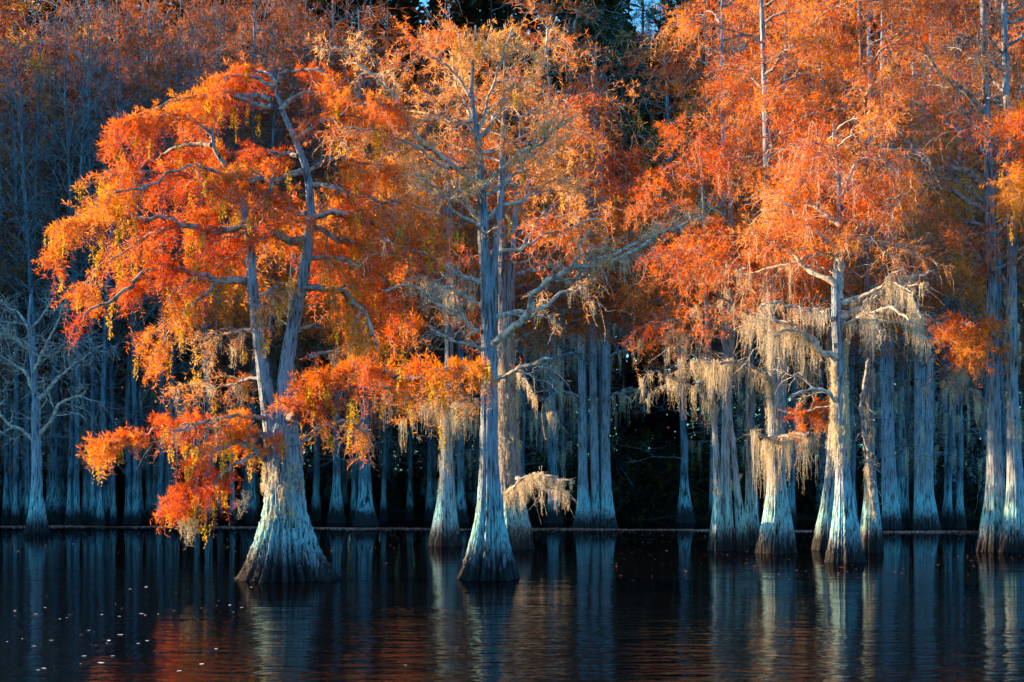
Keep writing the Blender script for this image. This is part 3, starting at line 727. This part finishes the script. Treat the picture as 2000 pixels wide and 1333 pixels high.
t.limb([(1940, 800), (1915, 770), (1890, 755), (1850, 750)], 4, 2, .6, leafy=.0, mossy=1.0)
t.limb([(1932, 440), (1880, 440), (1830, 470), (1790, 500)], 5, 2, 1.4, leafy=.9, pal=FLAME)
t.finish()

t = Tree('cypress_tree', 'grey cypress on the far right with glowing golden orange sprays', waterY(1079), 1984, seed=14)
t.style = S(**dict(MIDR, nn=15), pal=FLAME)
t.stem([(1986, 1098, 38), (1986, 1078, 34), (1986, 1020, 28), (1984, 960, 22), (1981, 880, 19), (1978, 760, 16), (1977, 600, 15), (1977, 450, 13), (1972, 300, 11), (1966, 150, 9), (1962, 0, 8), (1960, -150, 3)], k=130, n=110, a0=.15)
t.auto(0, 16, 10, 16, 3.2, 2.4, .45, r=.05, leafy=.7)
t.limb([(1974, 330), (1950, 290), (1925, 290), (1905, 310)], 6, 2, -3.6, leafy=1.4, dens=5, Ls=.9, vert=.8)
t.limb([(1976, 420), (1950, 385), (1920, 385), (1900, 400)], 6, 2, -4.2, leafy=1.5, pal=GOLD, dens=6, Ls=.9, rise=-.25, bias=-.35, cat=.06)
t.limb([(1975, 360), (2000, 330), (2030, 340)], 6, 2, -3.6, leafy=1.4, dens=5, Ls=1.0)
t.limb([(1976, 400), (2000, 390), (2030, 400)], 6, 2, -4.2, leafy=1.5, pal=GOLD, dens=6, Ls=1.0, rise=-.25, bias=-.35, cat=.06)
t.limb([(1977, 520), (2000, 500), (2030, 505)], 5, 2, -.8, leafy=1.2, dens=4)
t.limb([(1977, 560), (1955, 530), (1930, 525)], 5, 2, .8, leafy=1.1, dens=4)
t.trunk_moss(0, 3, 7, 40, .6)
t.finish()

# --- trees standing right behind the front ones: their crowns close the gaps
for i, (px, Y, top, lab, pal, lf, az, n_, L0) in enumerate((
        (572, 45, 10.2, 'orange cypress standing hidden behind the twin stems', ORANGE, 1.0, (40, 120), 24, 3.8),
        (874, 48, 11.5, 'deep orange cypress hidden behind the slender mossy trunk', ORANGE, 1.0, (150, 60), 24, 4.6),
        (998, 47, 12.0, 'orange cypress hidden behind the reddish twin stems', ORANGE, .75, (45, 50), 24, 5.2),
        (1412, 46, 17.0, 'tall orange cypress hidden behind the pair of leaning slim stems', ORANGE, .8, (95, 70), 24, 3.2),
        (1526, 47, 17.5, 'tall flame coloured cypress hidden behind the thick moss curtained trunk', FLAME, .85, (60, 110), 22, 3.8),
        (1704, 46, 17.5, 'tall rusty orange cypress hidden behind the vine hung trunk', ORANGE, .8, (40, 90), 24, 4.2))):
    t = Tree('cypress_tree', lab, Y, px, seed=20 + i)
    t.style = S(**dict(MIDR, Ls=1.7, Lt=.65, nl=.16, nw=.023, rt=.007, nn=19), pal=pal)
    zz = np.linspace(0, top, 8); ppx = px + np.cumsum(t.rng.normal(0, 2, 8))
    rr = np.array([22, 12, 10, 9, 8, 7, 5, 2.]) * 45 / Y
    t.stem([(ppx[j] if j else px, HORIZON - (z - CAM_H) * F / Y + (12 if j == 0 else 0), rr[j]) for j, z in enumerate(zz)], k=40, n=50, a0=.14)
    t.auto(0, n_, 5.8, top - .4, L0, 1.9, .32, az=az, r=.055, leafy=lf)
    t.trunk_moss(0, 3, 6, 8, .7)
    t.finish()

# --- blue shaded trees in the water further back
t = Tree('cypress_tree', 'three blue grey stems fused in one broad base, alone in dark water', waterY(1033), 1161, seed=40, twig='twig_far')
t.style = S(pal=RUST, Ls=1.8, Lt=.8, nl=.24, nw=.03, rt=.013, nn=9, nt=7, dens=2.2, cat=0, mL=1.1)
t.stem([(1143, 1046, 27), (1143, 1033, 25), (1141, 1000, 17), (1139, 950, 11), (1138, 880, 9), (1137, 760, 8.5), (1135, 640, 8), (1133, 560, 7), (1132, 400, 6), (1130, 250, 3)], slim=.9, a0=.14)
t.stem([(1163, 1046, 20), (1163, 1033, 18), (1163, 980, 10), (1162, 900, 8.5), (1160, 800, 8), (1158, 660, 7.5), (1157, 540, 7), (1152, 400, 5), (1150, 280, 2)], slim=.9, a0=.12)
t.stem([(1185, 1046, 24), (1185, 1033, 22), (1186, 1000, 15), (1184, 950, 11), (1183, 880, 9), (1184, 760, 8.5), (1185, 640, 8), (1181, 560, 7), (1178, 400, 5), (1180, 260, 2)], slim=.9, a0=.14)
for k_ in range(3): t.auto(k_, 9, 6.5, 13, 3.0, 1.6, .2, r=.05, leafy=.4, mossy=.25)
t.limb([(1142, 700), (1120, 690), (1090, 700), (1060, 720)], 4, 1.5, -1, leafy=.1, mossy=.5)
t.limb([(1141, 780), (1110, 760), (1080, 770), (1060, 800)], 4, 1.5, -1, leafy=0, mossy=1.2)
t.limb([(1182, 790), (1200, 770), (1215, 775), (1230, 790)], 4, 1.5, -1, leafy=0, mossy=.9)
t.limb([(1183, 700), (1210, 690), (1240, 690)], 4, 1.5, -1, leafy=.4, mossy=.3)
t.trunk_moss(1, 4, 8, 10, .6)
t.finish()

t = Tree('bare_tree', 'pale bare cypress standing apart in the lake at the left edge', waterY(1042), 72, seed=41, twig='twig_sun_tint')
t.style = S(pal=DULL, Ls=1.6, Lt=.7, nl=.15, nw=.02, rt=.010, nn=3, nt=15, dens=4.0, cat=0, mL=.6, rise=.25, wig=.5)
t.stem([(73, 1058, 25), (73, 1041, 22), (73, 1000, 17), (72, 960, 12), (72, 900, 10), (70, 850, 9), (70, 790, 8), (68, 740, 6), (62, 680, 5), (58, 620, 3), (60, 575, 2)], slim=.9, k=96, n=70, a0=.16)
t.limb([(68, 862), (40, 838), (15, 820), (-5, 790), (-25, 770)], 5, 2, -.8, leafy=.1)
t.limb([(74, 850), (105, 815), (135, 785), (180, 765)], 5, 2, -.8, leafy=.1)
t.limb([(71, 780), (95, 745), (125, 720), (160, 690), (190, 670)], 5, 1.5, .8, leafy=.25)
t.limb([(70, 770), (45, 730), (15, 710), (-15, 690)], 5, 1.5, .8, leafy=.25)
t.limb([(66, 720), (90, 680), (120, 640), (135, 600)], 4, 1.5, -.8, leafy=.25)
t.limb([(63, 690), (35, 660), (10, 640), (-10, 620)], 4, 1.5, -.8, leafy=.25)
t.limb([(60, 640), (80, 610), (95, 580)], 3, 1.5, .5, leafy=.25)
t.limb([(60, 650), (30, 610), (5, 600)], 3, 1.5, .5, leafy=.25)
t.finish()

# ------------------------------------------------------------------ THE FOREST BEHIND
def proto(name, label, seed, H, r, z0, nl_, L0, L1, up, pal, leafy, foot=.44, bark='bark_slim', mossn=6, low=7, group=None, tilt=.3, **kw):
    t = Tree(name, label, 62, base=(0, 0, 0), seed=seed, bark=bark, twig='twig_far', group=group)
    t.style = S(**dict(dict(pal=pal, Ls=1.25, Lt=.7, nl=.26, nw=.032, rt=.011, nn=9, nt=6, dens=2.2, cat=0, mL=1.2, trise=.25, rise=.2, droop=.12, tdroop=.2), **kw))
    rng = t.rng
    zs = [-.3, 0, .5, 1.1, 1.9, 3.5, 6, 9, 12, 15, 18, 20, H]
    rs = [foot * 1.1, foot, foot * .78, foot * .56, r * 1.15, r, r * .93, r * .85, r * .72, r * .56, r * .38, r * .24, .012]
    rs = [a for a, z in zip(rs, zs) if z < H - .5] + [.012]; zs = [z for z in zs if z < H - .5] + [H]
    lean = rng.normal(0, tilt, 2)
    w = [np.array([lean[0] * (z / H) ** 2 + rng.normal(0, .05) * (z > 2), lean[1] * (z / H) ** 2, z, q]) for z, q in zip(zs, rs)]
    t.stems.append(trunk_tube(t.trunk, np.array(w), 22, 56, a0=.14, seed=seed, wob=.01))
    t.auto(0, nl_, z0, H - .3, L0, L1, up, r=.035, own=False, leafy=leafy)
    if low: t.auto(0, low, 2.6, z0, 1.8, 2.2, .1, r=.03, own=False, leafy=.0 if leafy < .5 else .12, mossy=.25 if mossn else 0, nt=4)
    if mossn: t.trunk_moss(0, 1.5, 9, mossn * 3, 1.2)
    t.finish()
    return t.root

FOREST = 'shaded cypresses of the forest behind the lake'
LBL = 'tall thin blue grey cypress with rust brown crown in the shaded forest behind the lake'
protos = []
for i in range(5):
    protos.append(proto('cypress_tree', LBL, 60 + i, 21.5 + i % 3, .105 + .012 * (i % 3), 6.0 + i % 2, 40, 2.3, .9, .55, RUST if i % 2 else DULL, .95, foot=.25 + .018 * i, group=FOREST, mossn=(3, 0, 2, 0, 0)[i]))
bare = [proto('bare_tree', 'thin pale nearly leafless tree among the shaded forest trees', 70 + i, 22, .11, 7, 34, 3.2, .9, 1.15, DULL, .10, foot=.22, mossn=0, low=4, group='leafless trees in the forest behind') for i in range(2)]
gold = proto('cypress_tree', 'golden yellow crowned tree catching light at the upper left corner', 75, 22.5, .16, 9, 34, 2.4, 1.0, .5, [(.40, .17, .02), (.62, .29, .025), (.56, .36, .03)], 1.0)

# the front row along the far edge of the water, each where it stands
ROW = [
    (22, 1018, .75, 'slim shaded cypress at the far left edge behind the bare tree'),
    (43, 1016, 1.4, 'stout shaded cypress with broad foot just left of the bare tree'),
    (98, 1019, .8, 'shaded cypress close behind the right side of the bare tree'),
    (122, 1021, 1.0, 'slim cypress with bright pale blue foot right of the bare tree'),
    (141, 1020, .8, 'slim speckled blue cypress beside the one with a bright pale foot'),
    (165, 1017, .85, 'dark slim cypress below the tip of the lowest left orange limb'),
    (188, 1021, 1.2, 'blue grey cypress behind the tip of the lowest left orange limb'),
    (214, 1021, 1.5, 'thick blue cypress with skirted foot behind the lowest left orange limb'),
    (277, 1014, .7, 'thin dim cypress in the dark gap behind the orange limb'),
    (299, 1020, 1.15, 'left one of two close cypresses above the drooping moss tip'),
    (324, 1020, 1.3, 'right one of two close cypresses above the drooping moss tip'),
    (362, 1017, .8, 'dim cypress directly behind the drooping orange spray'),
    (430, 1016, .85, 'dim cypress hidden behind the drooping catkins'),
    (616, 1018, .9, 'dusky cypress right beside the flared twin stemmed trunk'),
    (657, 1023, 1.25, 'curved pale cypress with bright turquoise foot right of the flared trunk'),
    (690, 1021, .75, 'slim cypress touching the wide ribbed foot of its neighbour'),
    (713, 1027, 1.9, 'cypress with wide ribbed bell foot between the two front trees'),
    (748, 1018, .7, 'thin leaning cypress near the curtain of blue moss'),
    (800, 1016, .8, 'dim mossy cypress within the blue moss curtain'),
    (838, 1017, .75, 'dim slim cypress left of the cream mossed one'),
    (900, 1021, 1.4, 'shaded cypress right behind the cream mossed slender trunk'),
    (1020, 1020, .7, 'thin blue stem right of the reddish twin stems'),
    (1080, 1022, 1.4, 'lone blue cypress with bell foot left of the triple stemmed tree'),
    (1338, 1021, 1.45, 'lone blue cypress with bell foot left of the right hand group'),
    (1580, 1004, 2.1, 'very dim wide footed cypress in the dark behind the moss curtains'),
    (1768, 1032, .8, 'slim blue stem between the twin and the triple clumps on the right'),
    (1850, 1031, 1.05, 'straight blue cypress just right of the triple clump'),
    (1874, 1032, .85, 'blue cypress leaning right with a bright pale foot band'),
]
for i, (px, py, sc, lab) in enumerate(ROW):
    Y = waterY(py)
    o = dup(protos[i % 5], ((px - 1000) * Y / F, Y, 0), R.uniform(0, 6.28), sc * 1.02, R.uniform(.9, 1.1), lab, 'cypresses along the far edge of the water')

t = Tree('cypress_tree', 'two blue grey stems fused at one foot, right of the dead vine', waterY(1033), 1740, seed=50, twig='twig_far')
t.style = S(pal=RUST, Ls=1.8, Lt=.8, nl=.26, nw=.03, rt=.012, nn=9, nt=7, dens=2.2, cat=0, mL=1.0)
t.stem([(1736, 1046, 20), (1736, 1033, 18), (1735, 1000, 13), (1731, 950, 10), (1730, 850, 9), (1727, 650, 9), (1725, 400, 6), (1722, 150, 4), (1722, 0, 2)], slim=.9, k=30)
t.stem([(1746, 1046, 19), (1746, 1033, 17), (1746, 1000, 13), (1744, 950, 10), (1738, 850, 9), (1739, 650, 8), (1742, 400, 6), (1745, 100, 2)], slim=.9, k=30)
t.auto(0, 16, 6, 18, 2.8, 1.5, .4, r=.045, leafy=.7); t.auto(1, 14, 6, 17, 2.8, 1.5, .4, r=.045, leafy=.7); t.auto(0, 6, 2.5, 6, 1.5, 1.5, .1, r=.03, leafy=0, mossy=.1)
t.finish()
t = Tree('cypress_tree', 'three blue stems on one wide foot, the middle one warm brown', waterY(1033), 1808, seed=51, twig='twig_far')
t.style = S(pal=RUST, Ls=1.8, Lt=.8, nl=.26, nw=.03, rt=.012, nn=9, nt=7, dens=2.2, cat=0, mL=1.0)
t.stem([(1797, 1046, 20), (1797, 1033, 17), (1796, 1000, 13), (1794, 950, 9), (1793, 850, 8), (1793, 600, 8), (1790, 300, 5), (1788, 100, 2)], slim=.9, k=30)
t.stem([(1805, 1046, 17), (1805, 1033, 16), (1804, 1000, 12), (1801, 950, 9), (1801, 850, 8), (1803, 600, 7), (1806, 300, 5), (1808, 100, 2)], slim=.9, k=30)
t.stem([(1818, 1046, 21), (1818, 1033, 19), (1816, 1000, 15), (1813, 950, 11), (1814, 850, 10), (1815, 600, 9), (1818, 300, 6), (1820, 0, 3)], slim=.9, k=30)
for k_ in range(3): t.auto(k_, 12, 6, 16, 2.8, 1.5, .4, r=.045, leafy=.7)
t.auto(2, 6, 2.5, 6, 1.5, 1.5, .1, r=.03, leafy=0, mossy=.1)
t.finish()

# the forest proper
placed = [((px - 1000) * waterY(py) / F, waterY(py)) for px, py, _, _ in ROW]
def scatter(n, x0, x1, y0, y1, dmin):
    k = 0; tries = 0
    while k < n and tries < 20000:
        tries += 1
        Y = R.uniform(y0, y1); X = R.uniform(x0, x1) * Y / F
        if not (1175 < 1000 + X / Y * F < 1365) and all((X - a) ** 2 + (Y - b) ** 2 > dmin ** 2 for a, b in placed):
            placed.append((X, Y)); k += 1
            yield X, Y
home = []
def gz(Y): return max(0, min(2.5, (Y - 73) * .05)) - .1
for i, (X, Y) in enumerate(scatter(62, -1080, -380, 65, 92, 1.5)):
    home.append((protos[i % 5], X, Y, R.uniform(.8, 1.15), R.uniform(.85, 1.2) * (1 + (Y - 65) * .008)))
for i, (X, Y) in enumerate(scatter(56, -380, 330, 74, 95, 1.9)):
    home.append((protos[i % 5], X, Y, R.uniform(.8, 1.2), R.uniform(.68, .95) * (1 + (Y - 65) * .006)))
for i, (X, Y) in enumerate(scatter(50, 330, 1080, 68, 95, 1.8)):
    home.append((protos[i % 5], X, Y, R.uniform(.8, 1.2), R.uniform(.85, 1.15) * (1 + (Y - 65) * .008)))
for px, Y, sz in ((55, 66, 1), (150, 65, 1.02), (172, 67, .8), (222, 66, .75), (345, 67, 1.05), (428, 70, 1.0), (520, 69, 1.1), (690, 75, 1.2), (1178, 72, .95), (840, 78, 1.2), (475, 72, 1.0), (110, 68, .9), (1460, 72, 1.1), (1850, 66, 1.1), (30, 66, .95), (135, 65, 1), (180, 65.5, 1.05), (265, 65, .95), (330, 66, .9), (410, 66.5, 1.0), (75, 64.5, .9), (195, 64, .8), (250, 66, .9), (290, 69, 1), (310, 65, .7), (385, 66, .95), (455, 67, .9), (560, 72, 1.05), (620, 74, 1.1), (1100, 74, 1.1)):
    home.append((bare[int(px) % 2], (px - 1000) * Y / F, Y, R.uniform(.85, 1.1), sz))
used = set()
for pr, X, Y, sx_, sz_ in home:
    if pr.name not in used:
        used.add(pr.name); pr.location = (X, Y, gz(Y)); pr.scale = (sx_, sx_, sz_)
    else:
        dup(pr, (X, Y, gz(Y)), R.uniform(0, 6.28), sx_, sz_, pr['label'], pr['group'])
gold.location = ((105 - 1000) * 67.5 / F, 67.5, 0); gold.scale = (1.25, 1.25, 1.03)

# dark pines with the sky between them
def pine(seed):
    t = Tree('pine_tree', 'dark green pine', 90, base=(0, 0, 0), seed=seed, bark='bark_far', twig='twig_far', group='dark pines behind the cypresses', category='pine')
    H = 31
    t.stems.append(trunk_tube(t.trunk, np.array([[0, 0, -.3, .34], [0, 0, .5, .3], [.1, 0, 10, .24], [.2, .1, 20, .15], [.1, .1, 27, .07], [.1, .1, H, .02]]), 16, 40, a0=.02, seed=seed))
    t.style = S(pal=[(.012, .030, .012), (.022, .05, .016), (.04, .07, .02)], Ls=1.7, Lt=.8, nl=.26, nw=.03, rt=.014, nn=16, nt=6, dens=2.0, cat=0, t0=.35, rise=.3, droop=.1)
    t.auto(0, 34, 13, H - .5, 3.6, 1.4, .3, r=.05, own=False, leafy=1.1)
    g = t.crown; t.crown = Geo(); t.finish()
    g.build('crown', M['evergreen'], t.root, t.base)
    return t.root
pa = pine(90); pb = pine(91)
PN = [(1175, 94, 1.0, 'dark green pine just left of the sky gaps'), (1330, 95, 1.05, 'dark green pine close to the right hand orange crowns'), (1250, 97, 1.1, 'tallest dark pine in the middle of the sky gaps'), (1215, 92, 1.0, 'dark green pine rimmed by bright sky gaps at the top'), (1285, 90, 1.08, 'dark green pine behind the sky gaps right of top centre'),
      (1060, 96, 1.0, 'dark green pine above the peach crown near top centre'), (700, 97, .95, 'dark green pine showing between rust crowns top left of centre'),
      (1400, 97, 1.0, 'dark green pine glimpsed through the tall orange crown'), (1800, 95, .95, 'dark green pine behind the upper right branches'), (980, 99, 1.05, 'dark green pine at the very top behind the pale tree tip')]
for i, (px, Y, sc, lab) in enumerate(PN):
    pr = (pa, pb)[i % 2]; loc = ((px - 1000) * Y / F, Y, gz(Y))
    if i < 2: pr.location = loc; pr.scale = (sc, sc, sc); pr['label'] = lab
    else: dup(pr, loc, R.uniform(0, 6.28), sc, sc, lab, 'dark pines behind the cypresses')

# understorey
def shrub(seed, pal, lab):
    t = Tree('shrub', lab, 74, base=(0, 0, 0), seed=seed, twig='twig_far', bark='bark_far', group='understorey shrubs on the dark bank', category='shrub')
    rng = t.rng
    n = 16
    d = norm(np.c_[rng.normal(0, .5, (n, 2)), rng.uniform(.6, 1.3, n)])
    c = curves(rng.normal(0, .25, (n, 3)) * [1, 1, 0], d, rng.uniform(2, 4.6, n), 9, np.full(n, .18), .35, rng)
    tubes(t.trunk, c, np.linspace(.035, .010, 9)[None] * np.ones((n, 1)), 5)
    ii = rng.integers(0, n, 150); q, tt = sample(c, ii, rng.uniform(.2, 1, 150))
    tw = curves(q, norm(tt * .4 + rng.normal(0, .7, (150, 3))), rng.uniform(.5, 1.5, 150), 6, np.full(150, .3), .4, rng)
    tubes(t.twigs, tw, np.linspace(.012, .005, 6)[None] * np.ones((150, 1)), 3)
    ii = rng.integers(0, 150, 2600); q, tt = sample(tw, ii, rng.uniform(.1, 1, 2600))
    dd = norm(tt + rperp(tt, rng) * 1.1 + [0, 0, -.2])
    blades(t.crown, q, dd, rng.uniform(.10, .20, 2600), rng.uniform(.04, .075, 2600), pick(pal, 2600, q, rng, 2.5), rng)
    c2 = t.trunk; t.trunk = Geo()
    c2.add(np.concatenate(t.twigs.v), quad=np.concatenate(t.twigs.q)); t.twigs = Geo()
    c2.build('stems', M['bark_far'], t.root, t.base, True)
    t.finish()
    return t.root
SHL = 'dark leafy shrub on the shaded bank under the forest'
sa = shrub(95, [(.010, .018, .008), (.022, .035, .010), (.05, .06, .012)], SHL)
sb = shrub(96, [(.008, .014, .007), (.02, .028, .010), (.03, .04, .012)], SHL)
ya = shrub(97, [(.014, .024, .008), (.04, .06, .012), (.16, .15, .02)], 'yellowing green shrub in the dark gap between triple stems and right group')
spots = [(R.uniform(-1050, 1050) if i % 3 else R.uniform(180, 420), R.uniform(73.5, 80)) for i in range(54)]
first = {0: True, 1: True}
for i, (px, Y) in enumerate(spots):
    pr = (sa, sb)[i % 2]; s_ = R.uniform(.8, 1.5); loc = (px * Y / F, Y, gz(Y))
    if first[i % 2]: first[i % 2] = False; pr.location = loc
    else: dup(pr, loc, R.uniform(0, 6.28), s_, s_, SHL, pr['group'])
ya.location = (240 * 73 / F, 73.2, gz(73.2)); ya.scale = (1.3, 1.3, 1.3); del ya['group']
for px, Y, lab in ((300, 73.5, 'tall shrub with scattered yellow leaves beside the lone blue trunk'), (375, 73.3, 'shrub with yellowing leaves directly behind the right group'), (110, 74, 'shrub with a few yellow leaves behind the triple stems'), (-640, 73.4, 'shrub with a few yellow leaves deep in the left forest')):
    dup(ya, (px * Y / F, Y, gz(Y)), R.uniform(0, 6.28), 1.3, 1.35, lab)

# the mass of wood that closes the view; the unseen left one is added to cast shade
def mass(name, label, n, X, Y, Z, size, pal, mat):
    g = Geo(); p = np.c_[X, Y, Z]
    blades(g, p, norm(R.normal(size=(n, 3)) + [0, 0, -.2]), size, size * .38, pick(pal, n, p, R, .35), R)
    o = g.build(name, M[mat]); o['kind'] = 'stuff'; o['label'] = label
n = 210000
Y = R.uniform(99, 114, n); X = R.uniform(-.46, .44, n) * Y
px = 1000 + X / Y * F
top = 41 + 2 * np.sin(X * .5) + 2 * np.sin(X * 1.3 + 1)
gap = np.exp(-((px - 1280) / 60.) ** 2) * 9 + np.exp(-((px - 830) / 30.) ** 2) * 7 + np.exp(-((px - 1840) / 50.) ** 2) * 8
top = top - gap
Z = 2 + (top - 2) * R.uniform(0, 1, n) ** .8
mass('far_wood', 'dense far wood closing the view', n, X, Y, Z, R.uniform(.5, 1.1, n), [(.015, .018, .010), (.06, .025, .012), (.12, .045, .015), (.03, .035, .014)], 'evergreen')
n = 190000
X = R.uniform(-85, -29, n); Y = 53 + .1 * (-X - 16) + 62 * R.uniform(0, 1, n) ** 1.6
Z = 1 + np.interp(-X, [29, 36, 46, 60], [11, 16, 23.5, 28]) * R.uniform(0, 1, n) ** .8 + 1.5 * np.sin(X * .8)  # heights shaped to shade the forest and leave its upper left corner lit
mass('left_shade_wood', 'unseen wood left of the view, shaped to shade the forest', n, X, Y, Z, R.uniform(.4, .9, n), RUST, 'leaf')
n = 50000
Y = R.uniform(82, 97, n); X = R.uniform(-.42, .42, n) * Y
Z = gz(90) + 8 * R.uniform(0, 1, n) ** 1.4
mass('undergrowth', 'dark undergrowth under the forest', n, X, Y, Z, R.uniform(.2, .6, n), [(.008, .010, .007), (.02, .022, .012), (.03, .02, .012)], 'evergreen')
